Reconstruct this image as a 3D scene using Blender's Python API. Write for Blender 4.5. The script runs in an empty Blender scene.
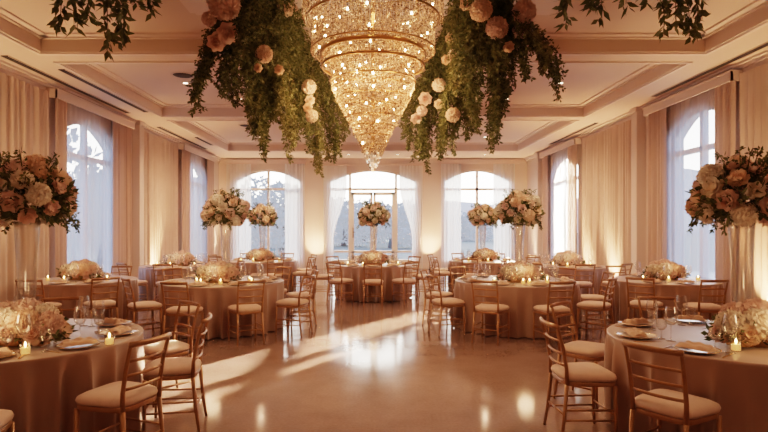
import bpy, math, random
from mathutils import Vector, Matrix
R = math.radians
PI = math.pi
rnd = random.Random(7)
col = bpy.context.scene.collection

# ------------------------------------------------------------------ picture frame -> place
F, VX, VY, H = 560.0, 373.0, 226.0, 1.66       # focal length in pixels, vanishing point, eye height
def at(px, py, d): return Vector(((px - VX) * d / F, d, H + (VY - py) * d / F))

# ------------------------------------------------------------------ materials
def new_mat(name):
    m = bpy.data.materials.new(name); m.use_nodes = True
    nt = m.node_tree
    for n in list(nt.nodes): nt.nodes.remove(n)
    out = nt.nodes.new('ShaderNodeOutputMaterial')
    return m, nt, out
def pbr(name, c, rough=.5, metal=0, c2=None, scale=8, bump=0, bump_scale=60, sheen=0, stretch=None, coat=0, trans=0, emit=None, emit_s=0, sss=0, spec=.5):
    m, nt, out = new_mat(name)
    b = nt.nodes.new('ShaderNodeBsdfPrincipled')
    b.inputs['Base Color'].default_value = (*c, 1); b.inputs['Roughness'].default_value = rough
    b.inputs['Metallic'].default_value = metal; b.inputs['Sheen Weight'].default_value = sheen
    b.inputs['Coat Weight'].default_value = coat
    b.inputs['Specular IOR Level'].default_value = spec
    if emit: b.inputs['Emission Color'].default_value = (*emit, 1); b.inputs['Emission Strength'].default_value = emit_s
    if c2 or bump:
        tc = nt.nodes.new('ShaderNodeTexCoord'); mp = nt.nodes.new('ShaderNodeMapping')
        nt.links.new(tc.outputs['Object'], mp.inputs[0])
        if stretch: mp.inputs['Scale'].default_value = stretch
    if c2:
        n = nt.nodes.new('ShaderNodeTexNoise'); n.inputs['Scale'].default_value = scale; n.inputs['Detail'].default_value = 4
        nt.links.new(mp.outputs[0], n.inputs[0])
        r = nt.nodes.new('ShaderNodeValToRGB'); r.color_ramp.elements[0].position = .3; r.color_ramp.elements[1].position = .7
        r.color_ramp.elements[0].color = (*c, 1); r.color_ramp.elements[1].color = (*c2, 1)
        nt.links.new(n.outputs['Fac'], r.inputs[0]); nt.links.new(r.outputs[0], b.inputs['Base Color'])
    if bump:
        n = nt.nodes.new('ShaderNodeTexNoise'); n.inputs['Scale'].default_value = bump_scale
        nt.links.new(mp.outputs[0], n.inputs[0])
        bp = nt.nodes.new('ShaderNodeBump'); bp.inputs['Strength'].default_value = bump; bp.inputs['Distance'].default_value = .01
        nt.links.new(n.outputs['Fac'], bp.inputs['Height']); nt.links.new(bp.outputs[0], b.inputs['Normal'])
    if trans:
        t = nt.nodes.new('ShaderNodeBsdfTranslucent'); t.inputs[0].default_value = (*c, 1)
        mx = nt.nodes.new('ShaderNodeMixShader'); mx.inputs[0].default_value = trans
        nt.links.new(b.outputs[0], mx.inputs[1]); nt.links.new(t.outputs[0], mx.inputs[2]); nt.links.new(mx.outputs[0], out.inputs[0])
    else: nt.links.new(b.outputs[0], out.inputs[0])
    return m
def island_mat(name, cols, rough=.6, trans=.25, hue=True):
    """leaves and petals: each separate piece picks its own tint"""
    m, nt, out = new_mat(name)
    g = nt.nodes.new('ShaderNodeNewGeometry'); r = nt.nodes.new('ShaderNodeValToRGB')
    while len(r.color_ramp.elements) < len(cols): r.color_ramp.elements.new(.5)
    for i, c in enumerate(cols):
        e = r.color_ramp.elements[i]; e.position = i / max(1, len(cols) - 1); e.color = (*c, 1)
    nt.links.new(g.outputs['Random Per Island'], r.inputs[0])
    b = nt.nodes.new('ShaderNodeBsdfPrincipled'); b.inputs['Roughness'].default_value = rough; b.inputs['Specular IOR Level'].default_value = .3
    t = nt.nodes.new('ShaderNodeBsdfTranslucent'); mx = nt.nodes.new('ShaderNodeMixShader'); mx.inputs[0].default_value = trans
    nt.links.new(r.outputs[0], b.inputs['Base Color']); nt.links.new(r.outputs[0], t.inputs[0])
    nt.links.new(b.outputs[0], mx.inputs[1]); nt.links.new(t.outputs[0], mx.inputs[2]); nt.links.new(mx.outputs[0], out.inputs[0])
    return m
def sheer_mat(name, c, clear=.4, transl=.6):
    m, nt, out = new_mat(name)
    d = nt.nodes.new('ShaderNodeBsdfDiffuse'); d.inputs[0].default_value = (*c, 1)
    t = nt.nodes.new('ShaderNodeBsdfTranslucent'); t.inputs[0].default_value = (*c, 1)
    a = nt.nodes.new('ShaderNodeMixShader'); a.inputs[0].default_value = transl
    nt.links.new(d.outputs[0], a.inputs[1]); nt.links.new(t.outputs[0], a.inputs[2])
    p = nt.nodes.new('ShaderNodeBsdfTransparent')
    mx = nt.nodes.new('ShaderNodeMixShader'); mx.inputs[0].default_value = clear
    nt.links.new(a.outputs[0], mx.inputs[1]); nt.links.new(p.outputs[0], mx.inputs[2]); nt.links.new(mx.outputs[0], out.inputs[0])
    return m
def glass_mat(name, tint=(1, 1, 1), edge=.9, blend=.35, rough=.03, milky=0):
    m, nt, out = new_mat(name)
    lw = nt.nodes.new('ShaderNodeLayerWeight'); lw.inputs[0].default_value = blend
    mr = nt.nodes.new('ShaderNodeMapRange'); mr.inputs['To Min'].default_value = .06 + milky*.2; mr.inputs['To Max'].default_value = edge
    nt.links.new(lw.outputs['Facing'], mr.inputs[0])
    p = nt.nodes.new('ShaderNodeBsdfTransparent'); p.inputs[0].default_value = (*tint, 1)
    g = nt.nodes.new('ShaderNodeBsdfGlossy'); g.inputs['Roughness'].default_value = rough; last = g
    if milky:
        t = nt.nodes.new('ShaderNodeBsdfTranslucent'); t.inputs[0].default_value = (1, .97, .93, 1)
        m2 = nt.nodes.new('ShaderNodeMixShader'); m2.inputs[0].default_value = milky
        nt.links.new(g.outputs[0], m2.inputs[1]); nt.links.new(t.outputs[0], m2.inputs[2]); last = m2
    mx = nt.nodes.new('ShaderNodeMixShader')
    nt.links.new(mr.outputs[0], mx.inputs[0]); nt.links.new(p.outputs[0], mx.inputs[1]); nt.links.new(last.outputs[0], mx.inputs[2]); nt.links.new(mx.outputs[0], out.inputs[0])
    return m
def emit_mat(name, c, s):
    m, nt, out = new_mat(name)
    e = nt.nodes.new('ShaderNodeEmission'); e.inputs[0].default_value = (*c, 1); e.inputs[1].default_value = s
    nt.links.new(e.outputs[0], out.inputs[0]); return m
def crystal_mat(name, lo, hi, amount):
    """faceted cut crystal with bulb light painted in as emission: glints differ from bead to bead"""
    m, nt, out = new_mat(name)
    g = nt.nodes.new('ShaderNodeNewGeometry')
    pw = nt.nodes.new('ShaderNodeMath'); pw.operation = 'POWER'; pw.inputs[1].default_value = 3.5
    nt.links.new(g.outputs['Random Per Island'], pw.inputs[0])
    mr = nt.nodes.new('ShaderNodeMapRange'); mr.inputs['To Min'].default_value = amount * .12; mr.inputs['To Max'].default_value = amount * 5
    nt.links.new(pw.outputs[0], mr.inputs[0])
    e = nt.nodes.new('ShaderNodeEmission'); nt.links.new(mr.outputs[0], e.inputs[1])  # emission stands in for bulb light caught in the beads
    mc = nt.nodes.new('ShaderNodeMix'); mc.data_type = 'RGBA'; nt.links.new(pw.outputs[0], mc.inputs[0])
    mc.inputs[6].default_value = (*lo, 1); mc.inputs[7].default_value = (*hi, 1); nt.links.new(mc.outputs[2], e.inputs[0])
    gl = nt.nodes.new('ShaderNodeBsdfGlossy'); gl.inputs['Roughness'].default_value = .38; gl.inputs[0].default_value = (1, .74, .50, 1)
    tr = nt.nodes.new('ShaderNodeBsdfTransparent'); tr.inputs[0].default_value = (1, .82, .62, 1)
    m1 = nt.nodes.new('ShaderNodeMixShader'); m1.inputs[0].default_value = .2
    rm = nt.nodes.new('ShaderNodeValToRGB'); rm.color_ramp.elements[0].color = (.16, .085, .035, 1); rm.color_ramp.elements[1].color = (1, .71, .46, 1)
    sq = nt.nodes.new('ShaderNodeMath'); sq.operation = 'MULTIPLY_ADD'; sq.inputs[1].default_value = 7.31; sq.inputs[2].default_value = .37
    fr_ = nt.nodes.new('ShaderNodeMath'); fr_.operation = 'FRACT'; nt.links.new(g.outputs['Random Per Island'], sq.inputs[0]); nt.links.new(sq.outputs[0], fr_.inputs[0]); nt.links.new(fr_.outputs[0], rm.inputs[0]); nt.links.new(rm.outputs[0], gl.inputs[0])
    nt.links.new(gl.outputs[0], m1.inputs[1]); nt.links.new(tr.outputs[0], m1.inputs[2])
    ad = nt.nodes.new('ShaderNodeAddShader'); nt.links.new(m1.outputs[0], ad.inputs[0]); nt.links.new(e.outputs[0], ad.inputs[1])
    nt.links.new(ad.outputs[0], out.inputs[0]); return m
def floor_mat():
    m, nt, out = new_mat('polished stone floor')
    tc = nt.nodes.new('ShaderNodeTexCoord')
    n1 = nt.nodes.new('ShaderNodeTexNoise'); n1.inputs['Scale'].default_value = 1.3; n1.inputs['Detail'].default_value = 8; n1.inputs['Roughness'].default_value = .65
    n2 = nt.nodes.new('ShaderNodeTexNoise'); n2.inputs['Scale'].default_value = 40; n2.inputs['Detail'].default_value = 3
    for n in (n1, n2): nt.links.new(tc.outputs['Object'], n.inputs[0])
    r = nt.nodes.new('ShaderNodeValToRGB'); r.color_ramp.elements[0].position = .35; r.color_ramp.elements[1].position = .68
    r.color_ramp.elements[0].color = (.20, .128, .100, 1); r.color_ramp.elements[1].color = (.31, .21, .17, 1)
    ad = nt.nodes.new('ShaderNodeMath'); ad.operation = 'MULTIPLY_ADD'; ad.inputs[1].default_value = .35; nt.links.new(n2.outputs['Fac'], ad.inputs[0])
    ml = nt.nodes.new('ShaderNodeMath'); ml.operation = 'MULTIPLY'; ml.inputs[1].default_value = .65; nt.links.new(n1.outputs['Fac'], ml.inputs[0]); nt.links.new(ml.outputs[0], ad.inputs[2])
    nt.links.new(ad.outputs[0], r.inputs[0])
    b = nt.nodes.new('ShaderNodeBsdfPrincipled'); nt.links.new(r.outputs[0], b.inputs['Base Color'])
    rr = nt.nodes.new('ShaderNodeMapRange'); rr.inputs['To Min'].default_value = .06; rr.inputs['To Max'].default_value = .15
    nt.links.new(n1.outputs['Fac'], rr.inputs[0]); nt.links.new(rr.outputs[0], b.inputs['Roughness'])
    b.inputs['Specular IOR Level'].default_value = .8
    nt.links.new(b.outputs[0], out.inputs[0]); return m

M = dict(
    wall=pbr('warm cream plaster', (.74, .605, .525), .75, bump=.05, bump_scale=30),
    ceiling=pbr('matt cream ceiling paint', (.70, .55, .455), .8),
    trim=pbr('satin cream trim paint', (.77, .62, .54), .5),
    floor=floor_mat(),
    drape=pbr('cream linen drape', (.74, .58, .485), .85, c2=(.68, .52, .43), scale=3, sheen=.2, trans=.12),
    drape2=pbr('beige linen curtain', (.62, .45, .37), .85, sheen=.2, trans=.12),
    sheer=sheer_mat('white sheer voile', (.95, .92, .87), .14, .72),
    sheer_side=sheer_mat('translucent side sheer voile', (.80, .77, .74), .54, .75),
    frame=pbr('cream painted window joinery', (.90, .80, .70), .4),
    pane=glass_mat('window glass', (1, 1, 1), .25, .15, .02),
    gold=pbr('antique gold lacquered wood', (.33, .16, .072), .36, .3, c2=(.40, .21, .095), scale=12, coat=.2),
    cushion=pbr('cream cotton seat pad', (.68, .48, .38), .8, c2=(.62, .43, .33), scale=20, sheen=.2),
    cloth=pbr('rose taupe satin cloth', (.42, .272, .205), .36, c2=(.36, .228, .17), scale=2.5, sheen=.35, bump=.06, bump_scale=120),
    tabletop=pbr('plain plywood', (.35, .22, .12), .6), steel=pbr('grey steel', (.5, .5, .5), .35, .9),
    china=pbr('white china with warm glaze', (.80, .72, .64), .18, coat=.3),
    goldrim=pbr('gilt rim', (.7, .45, .2), .25, .9),
    napkin=pbr('blush linen napkin', (.66, .42, .29), .75, c2=(.58, .36, .24), scale=14, sheen=.3),
    cutlery=pbr('gold cutlery', (.75, .52, .28), .22, 1),
    glass=glass_mat('crystal stemware', (1, .98, .95), .95, .42, .05, .12),
    vase=glass_mat('clear thick vase glass', (1, .98, .95), 1.0, .32, .1, .22),
    wax=pbr('ivory candle wax', (.85, .70, .5), .5, emit=(1, .55, .2), emit_s=1.2),
    cup=glass_mat('votive glass', (1, .92, .8), .6, .35, .05),
    flame=emit_mat('candle flame', (1, .62, .25), 45),
    bulb=emit_mat('warm filament bulb', (1, .72, .42), 70),
    crystal=crystal_mat('gold crystal with painted glow', (1, .46, .21), (1, .74, .46), .08),
    crystal_clear=crystal_mat('clear crystal with painted glow', (1, .78, .55), (1, .95, .85), .35),
    brass=pbr('aged brass', (.45, .24, .09), .3, .9),
    leaf=island_mat('fern green leaves', [(.055, .068, .022), (.11, .125, .042), (.19, .19, .075), (.14, .145, .055)], .6, .3),
    leaf_dark=island_mat('dark green leaves', [(.07, .085, .03), (.12, .14, .055), (.20, .20, .085)], .55, .35),
    leaf_light=island_mat('yellow green fronds', [(.11, .12, .04), (.20, .20, .075), (.30, .27, .12)], .6, .35),
    stem=pbr('green stems', (.09, .09, .035), .6),
    cream_petal=island_mat('cream petals', [(.86, .74, .60), (.90, .81, .69), (.82, .67, .53)], .7, .42),
    blush_petal=island_mat('blush petals', [(.82, .58, .47), (.86, .66, .56), (.76, .50, .40)], .7, .42),
    peach_petal=island_mat('peach petals', [(.86, .62, .45), (.89, .70, .54), (.80, .55, .38)], .7, .42),
    planter=pbr('brushed gold planter', (.5, .3, .15), .35, .7),
    slot=pbr('dark air slot', (.03, .02, .015), .7), slat=pbr('painted metal', (.62, .50, .40), .5),
    lamp_lens=emit_mat('downlight lens', (1, .8, .55), 14), black=pbr('black powder coat', (.03, .025, .02), .5),
    uplens=emit_mat('uplight lens', (1, .62, .3), 10),
    bark=pbr('hazy bark', (.30, .27, .25), .9), haze_leaf=pbr('blue grey leaves with painted haze', (.10, .11, .13), .95, c2=(.18, .18, .19), scale=2, emit=(.72, .78, .92), emit_s=.55),  # haze put into the pale tones and as a glow on the leaves
    lawn=pbr('pale hazy lawn', (.26, .22, .16), .95, c2=(.20, .19, .15), scale=.4), hill=pbr('hazy hill', (.18, .18, .20), 1, emit=(.86, .84, .88), emit_s=.9),  # distance haze put into the hill as a pale glow
    terrace=pbr('pale terrace stone', (.6, .54, .46), .8), wallstone=pbr('pale balustrade stone', (.62, .56, .5), .8),
)

# ------------------------------------------------------------------ mesh building
class MB:
    def __init__(s): s.v = []; s.f = []
    def quad(s, a, b, c, d):
        i = len(s.v); s.v += [tuple(a), tuple(b), tuple(c), tuple(d)]; s.f.append((i, i+1, i+2, i+3)); return s
    def box(s, x0, x1, y0, y1, z0, z1):
        i = len(s.v)
        s.v += [(x0,y0,z0),(x1,y0,z0),(x1,y1,z0),(x0,y1,z0),(x0,y0,z1),(x1,y0,z1),(x1,y1,z1),(x0,y1,z1)]
        s.f += [(i,i+3,i+2,i+1),(i+4,i+5,i+6,i+7),(i,i+1,i+5,i+4),(i+1,i+2,i+6,i+5),(i+2,i+3,i+7,i+6),(i+3,i,i+4,i+7)]; return s
    def tube(s, pts, rad, n=8, cap=True, flat=1.0):
        pts = [Vector(p) for p in pts]
        if not hasattr(rad, '__len__'): rad = [rad] * len(pts)
        base = len(s.v); up = None
        for k, p in enumerate(pts):
            t = (pts[min(k+1, len(pts)-1)] - pts[max(k-1, 0)]).normalized()
            if up is None:
                up = Vector((0,0,1)) if abs(t.z) < .9 else Vector((0,1,0))
            u = (up - t * up.dot(t)).normalized(); w = t.cross(u); up = u
            for j in range(n):
                a = 2*PI*j/n; q = p + (u*math.cos(a)*flat + w*math.sin(a)) * rad[k]; s.v.append(tuple(q))
        for k in range(len(pts)-1):
            for j in range(n):
                a = base+k*n+j; b = base+k*n+(j+1)%n; s.f.append((a, b, b+n, a+n))
        if cap:
            s.f.append(tuple(base+j for j in reversed(range(n)))); e = base+(len(pts)-1)*n; s.f.append(tuple(e+j for j in range(n)))
        return s
    def lathe(s, prof, n=24, cx=0, cy=0, cz=0):
        b = len(s.v)
        for (r, z) in prof:
            for j in range(n):
                a = 2*PI*j/n; s.v.append((cx+r*math.cos(a), cy+r*math.sin(a), cz+z))
        for k in range(len(prof)-1):
            for j in range(n):
                a = b+k*n+j; c = b+k*n+(j+1)%n; s.f.append((a, c, c+n, a+n))
        return s
    def grid(s, fn, nu, nv, closed=False):
        b = len(s.v); w = nu if closed else nu+1
        for j in range(nv+1):
            for i in range(w): s.v.append(tuple(fn(i/nu, j/nv)))
        for j in range(nv):
            for i in range(nu):
                a = b+j*w+i; c = b+j*w+(i+1) % w; s.f.append((a, c, c+w, a+w))
        return s
    def leaf(s, p, d, side, l, w):
        """a diamond-shaped leaf from p along d"""
        i = len(s.v); q = p + d*l*.45
        s.v += [tuple(p), tuple(q+side*w), tuple(p+d*l), tuple(q-side*w)]; s.f.append((i,i+1,i+2,i+3)); return s
    def bead(s, x, y, z, r, h):
        i = len(s.v)
        s.v += [(x,y,z+h),(x+r,y,z),(x,y+r,z),(x-r,y,z),(x,y-r,z),(x,y,z-h)]
        s.f += [(i,i+1,i+2),(i,i+2,i+3),(i,i+3,i+4),(i,i+4,i+1),(i+5,i+2,i+1),(i+5,i+3,i+2),(i+5,i+4,i+3),(i+5,i+1,i+4)]; return s
    def map(s, fn): s.v = [tuple(fn(*p)) for p in s.v]; return s
    def mesh(s, name, mat, smooth=False):
        me = bpy.data.meshes.new(name); me.from_pydata(s.v, [], s.f); me.materials.append(M[mat])
        if smooth: me.polygons.foreach_set('use_smooth', [True]*len(me.polygons))
        me.update(); return me
    def build(s, name, mat, parent=None, smooth=False): return place(name, s.mesh(name, mat, smooth), parent)
KIDS = {}
def place(name, me, parent=None, loc=(0,0,0), rot=(0,0,0), sc=1):
    o = bpy.data.objects.new(name, me); col.objects.link(o)
    o.location = loc; o.rotation_euler = rot; o.scale = (sc,)*3 if not hasattr(sc, '__len__') else sc
    if parent is not None: o.parent = parent; KIDS.setdefault(parent.name, []).append(o)
    return o
def tag(o, label=None, cat=None, group=None, kind=None):
    for k, v in (('label', label), ('category', cat), ('group', group), ('kind', kind)):
        if v: o[k] = v
    return o
def empty(name, loc=(0,0,0), rz=0):
    o = place(name, None, None, loc, (0,0,rz)); o.empty_display_size = .1; return o
def dup(o, parent=None):
    c = o.copy(); col.objects.link(c); c.parent = parent
    if parent is not None: KIDS.setdefault(parent.name, []).append(c)
    for k in KIDS.get(o.name, []): dup(k, c)
    return c
class Kind:
    """the first copy asked for is the prototype itself, later ones are copies of it"""
    def __init__(s, make): s.make = make; s.o = None
    def __call__(s, loc, rz, label, cat, group=None):
        if s.o is None: s.o = s.make(); o = s.o
        else: o = dup(s.o)
        o.location = loc; o.rotation_euler = (0, 0, rz); return tag(o, label, cat, group)

# ------------------------------------------------------------------ the room
WX, WD, WF, CZ, REC = 6.0, 21.8, -3.0, 4.28, 4.52     # half width, back wall, front wall, soffit, recess
left_w = lambda u, w, z: (-WX - w, u, z)
right_w = lambda u, w, z: (WX + w, u, z)
back_w = lambda u, w, z: (u, WD + w, z)
SILL, SPRING, RISE = .28, 3.42, .44
def arch(c, hw, u): return SPRING + RISE * (1 - ((u - c) / hw) ** 2)
def wall(name, fn, u0, u1, wins, t=.32, top=4.62):
    m = MB(); cur = u0
    for (c, hw) in sorted(wins):
        m.box(cur, c - hw, 0, t, 0, top)
        m.box(c - hw, c + hw, 0, t, 0, SILL)
        n = 24
        for k in range(n):
            a = c - hw + 2*hw*k/n; b = c - hw + 2*hw*(k+1)/n; za, zb = arch(c, hw, a), arch(c, hw, b)
            m.quad((a,0,za),(b,0,zb),(b,0,top),(a,0,top)); m.quad((a,t,za),(a,t,top),(b,t,top),(b,t,zb)); m.quad((a,0,za),(a,t,za),(b,t,zb),(b,0,zb))
        cur = c + hw
    m.box(cur, u1, 0, t, 0, top)
    return tag(m.map(fn).build(name, 'wall'), kind='structure')
LW = [(11.88, 1.2), (18.9, 1.25)]; RW = [(10.38, 1.0), (17.65, 1.25)]
BWn = [(-4.09, 1.30), (0, 1.72), (4.07, 1.32)]
wall('wall_left', left_w, WF, WD + .3, LW); wall('wall_right', right_w, WF, WD + .3, RW); wall('wall_back', back_w, -WX, WX, BWn)
tag(MB().box(-WX, WX, WF - .3, WF, 0, 4.62).build('wall_front', 'wall'), kind='structure')
tag(MB().box(-WX - .3, WX + .3, WF - .3, WD + .3, -.12, 0).build('floor', 'floor'), kind='structure')
COF = [(-2.2, 8.43), (9.0, 13.3), (13.9, 19.35)]; CX = 5.0
m = MB(); ys = [WF]
for a, b in COF: ys += [a, b]
ys.append(WD)
for k in range(0, len(ys), 2): m.box(-WX, WX, ys[k], ys[k+1], CZ, REC + .08)
for a, b in COF:
    for s in (-1, 1): m.box(min(s*CX, s*WX), max(s*CX, s*WX), a, b, CZ, REC + .08)
    m.box(-CX, CX, a, b, REC, REC + .08)
tag(m.build('ceiling', 'ceiling'), kind='structure')
tn = 0
def trim(m, mat='trim'):
    global tn; tn += 1
    return tag(m.build('trim_%d' % tn, mat), kind='structure')
for a, b in COF:                                   # stepped moulding around each coffer
    m = MB()
    for (i, z0, z1) in ((0, REC - .05, REC), (.05, REC - .025, REC)):
        w = .05 if i == 0 else .1
        m.box(-CX + i, CX - i, a + i, a + i + w, z0, z1); m.box(-CX + i, CX - i, b - i - w, b - i, z0, z1)
        m.box(-CX + i, -CX + i + w, a, b, z0, z1); m.box(CX - i - w, CX - i, a, b, z0, z1)
    trim(m)
    m = MB(); e = .09                              # bead under the soffit edge
    m.box(-CX - e, CX + e, a - e, a - .03, CZ - .025, CZ); m.box(-CX - e, CX + e, b + .03, b + e, CZ - .025, CZ)
    m.box(-CX - e, -CX - .03, a - .03, b + .03, CZ - .025, CZ); m.box(CX + .03, CX + e, a - .03, b + .03, CZ - .025, CZ)
    trim(m)
trim(MB().box(-2.3, 2.3, 4.7, 7.3, REC - .11, REC).box(-2.42, 2.42, 4.58, 7.42, REC - .04, REC))     # panel the chandelier hangs from
def cornice(fn, u0, u1):
    m = MB(); m.box(u0, u1, -.05, 0, CZ - .16, CZ); m.box(u0, u1, -.10, -.05, CZ - .09, CZ); m.box(u0, u1, -.15, -.1, CZ - .04, CZ); trim(m.map(fn))
cornice(left_w, WF, WD); cornice(right_w, WF, WD); cornice(back_w, -WX, WX)
def baseboard(name, fn, spans):
    m = MB()
    for a, b in spans: m.box(a, b, -.025, 0, 0, .16); m.box(a, b, -.015, 0, .16, .19)
    tag(m.map(fn).build(name, 'trim'), kind='structure')
baseboard('baseboard_left', left_w, [(WF, WD)]); baseboard('baseboard_right', right_w, [(WF, WD)])
baseboard('baseboard_back', back_w, [(-WX, -5.42), (-2.76, -1.75), (1.75, 2.72), (5.42, WX)])
for fn, us in ((left_w, (14.05,)), (right_w, (12.45, 19.85))):     # pilasters
    for u in us: trim(MB().box(u - .13, u + .13, -.2, 0, 0, CZ).box(u - .16, u + .16, -.23, 0, CZ - .1, CZ).box(u - .16, u + .16, -.23, 0, 0, .2).map(fn), 'wall')

# windows
wn = 0
def window(fn, c, hw, door=False, bars=(0,)):
    global wn; wn += 1
    root = tag(empty('window_%d' % wn), kind='structure')
    W0, W1 = .1, .2
    fr = MB(); n = 20; fw = .07
    fr.box(c-hw, c-hw+fw, W0, W1, SILL, SPRING); fr.box(c+hw-fw, c+hw, W0, W1, SILL, SPRING); fr.box(c-hw, c+hw, W0-.08, W1, SILL-.03, SILL+.07)
    for k in range(n):
        a = c-hw+2*hw*k/n; b = c-hw+2*hw*(k+1)/n; za, zb = arch(c,hw,a), arch(c,hw,b)
        for w in (W0, W1): fr.quad((a,w,za-fw),(b,w,zb-fw),(b,w,zb),(a,w,za))
        fr.quad((a,W0,za-fw),(a,W1,za-fw),(b,W1,zb-fw),(b,W0,zb-fw))
    fr.map(fn).build('window_frame', 'frame', root)
    TZ = 3.1
    MB().box(c-hw, c+hw, W0-.02, W1, TZ-.045, TZ+.045).map(fn).build('transom', 'frame', root)
    for b in bars:
        top = arch(c, hw, c+b)
        MB().box(c+b-.045, c+b+.045, W0-.02, W1, (TZ if door else SILL), top).map(fn).build('mullion', 'frame', root)
    gl = MB(); n = 20
    for k in range(n):
        a = c-hw+2*hw*k/n; b = c-hw+2*hw*(k+1)/n
        gl.quad((a,.15,SILL),(b,.15,SILL),(b,.15,arch(c,hw,b)),(a,.15,arch(c,hw,a)))
    gl.map(fn).build('glass_pane', 'pane', root)
    if door:
        for s in (-1, 1): MB().box(c+s*.9-.06, c+s*.9+.06, W0-.03, W1, SILL-.1, TZ).map(fn).build('door_jamb', 'frame', root)
        MB().box(c-hw, c+hw, W0-.01, W1, .62, .70).map(fn).build('lower_rail', 'frame', root)
    return root
window(left_w, *LW[0]); window(left_w, *LW[1]); window(right_w, *RW[0]); window(right_w, *RW[1])
window(back_w, *BWn[0]); window(back_w, *BWn[1], door=True, bars=(-.9, .9)); window(back_w, *BWn[2])
for k, s in ((1, -1), (2, 1)):                      # double glazed door in the centre bay
    d = tag(empty('door_%d' % k), kind='structure'); a, b = (-.84, -.01) if s < 0 else (.01, .84)
    m = MB(); m.box(a, a+.1, .06, .12, .3, 2.98); m.box(b-.1, b, .06, .12, .3, 2.98); m.box(a, b, .06, .12, 2.86, 2.98); m.box(a, b, .06, .12, .3, .52); m.box(a, b, .06, .12, .6, .68)
    m.map(back_w).build('door_frame', 'frame', d)
    h = MB(); hx = -.78; 
    if s < 0: h.box(hx-.015, hx+.015, .04, .06, 1.2, 1.6).tube([(hx,.02,1.42),(hx+.1,.02,1.42)], .012, 6).map(back_w).build('door_handle', 'brass', d)

# ------------------------------------------------------------------ curtains
def curtain(name, fn, u0, u1, z0, z1, w, mat, label, cat, pleat=.16, amp=.055, gather=0, seed=1, tie=None, group=None):
    r = random.Random(seed); ph = [r.uniform(0, 6.28) for _ in range(4)]; L = u1 - u0; n = max(24, int(L / pleat * 12)); nv = 14
    def f(s, t):
        u = u0 + L*s; z = z1 + (z0 - z1)*t
        x = u / pleat * 2*PI
        off = amp*(.62*math.sin(x + .9*math.sin(x*.23+ph[0])) + .28*math.sin(x*.57+ph[1]+t*.8) + .1*math.sin(x*2.1+ph[2]))
        off *= .75 + .35*t
        if tie: u = tie(s, t, u)
        u += .018*math.sin(x*.5+ph[3]+t*2.5)*t
        return (u, -w + off, z)
    o = MB().grid(f, n, nv).map(fn).build(name, mat, smooth=True)
    return tag(o, label, cat, group)
def pelmet(fn, u0, u1, label, z0=4.0, z1=4.15, w=.24):
    m = MB(); m.box(u0, u1, -w, -w+.03, z0, z1); m.box(u0, u0+.03, -w, -.01, z0, z1); m.box(u1-.03, u1, -w, -.01, z0, z1); m.box(u0, u1, -w-.015, -.01, z1, z1+.025)
    return tag(m.map(fn).build('curtain_pelmet', 'trim'), label, 'pelmet')
ZT = 4.12
for fn, sd, spans in (
    (left_w, 'left', dict(win=LW, pel=[(10.2, 13.55), (17.1, 20.6)], panels=[(2.5, 10.2), (14.25, 16.9)], near=[(10.34, 10.74), (17.15, 17.85)], far=[(12.6, 13.5), (19.75, 20.55)])),
    (right_w, 'right', dict(win=RW, pel=[(9.0, 11.95), (16.0, 19.4)], panels=[(2.5, 8.98), (12.7, 15.8)], near=[(9.05, 9.56), (16.05, 16.75)], far=[(11.2, 11.9), (18.78, 19.35)]))):
    for k, (a, b) in enumerate(spans['pel']):
        which = ('near', 'far')[k]
        pelmet(fn, a, b, 'cream pelmet box over the %s window of the %s wall' % (which, sd))
        n0, n1 = spans['near'][k]; f0, f1 = spans['far'][k]
        curtain('curtain', fn, n0, n1, .02, 4.1, .15, 'drape2', 'beige curtain on the camera side of the %s %s-wall window' % (which, sd), 'curtain', .12, .045, seed=k+3)
        curtain('curtain', fn, f0, f1, .02, 4.1, .15, 'drape2', 'beige curtain on the far side of the %s %s-wall window' % (which, sd), 'curtain', .12, .045, seed=k+9)
        gap = .40 if (sd == 'right' and k == 1) else 0
        curtain('sheer_curtain', fn, n0 + .3, f1 - .3 - gap, .02, 4.1, .06, 'sheer_side', 'bluish translucent sheer over the %s window of the %s wall' % (which, sd), 'sheer curtain', .19, .03, seed=k+20)
    for k, (a, b) in enumerate(spans['panels']):
        curtain('drape_panel', fn, a, b, .02, 4.1, .1, 'drape', 'tall pleated cream drape on the %s wall, %s' % (sd, ('nearer than its near window', 'between its two windows')[k]), 'drape', .17, .05, seed=k+40)
ZB = 4.08
pelmet(back_w, -5.66, -2.58, 'long cream pelmet over the back wall window left of the doors', 4.06, 4.2)
pelmet(back_w, 2.58, 5.66, 'long cream pelmet over the back wall window right of the doors', 4.06, 4.2)
for (a, b, lab, sd) in ((-5.68, -4.72, 'white sheer on the outer side of the back left window', 1), (-3.42, -2.64, 'white sheer on the inner side of the back left window', 2),
                        (2.64, 3.42, 'white sheer on the inner side of the back right window', 3), (4.66, 5.5, 'white sheer on the outer side of the back right window', 4)):
    curtain('sheer_curtain', back_w, a, b, .02, 4.08, .11, 'sheer', lab, 'sheer curtain', .13, .03, seed=sd+60)
for s, lab in ((-1, 'white sheer gathered to the left of the centre doors'), (1, 'white sheer gathered to the right of the centre doors')):
    def tie(q, t, u, s=s):
        e = 1.92*s; k = min(1, max(0, (t - .18)/.55)); k = k*k*(3-2*k); return e + (u - e)*(1 - .55*k)
    a, b = sorted((s*1.92, s*1.02))
    curtain('sheer_curtain', back_w, a, b, .02, 4.0, .1, 'sheer', lab, 'sheer curtain', .12, .028, tie=tie, seed=70+s)
rod = MB().tube([(-1.95, WD-.1, 4.02), (1.95, WD-.1, 4.02)], .015, 8).build('curtain_rod', 'trim'); tag(rod, 'slim cream curtain rod above the arch of the centre doors', 'curtain rod')

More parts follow.
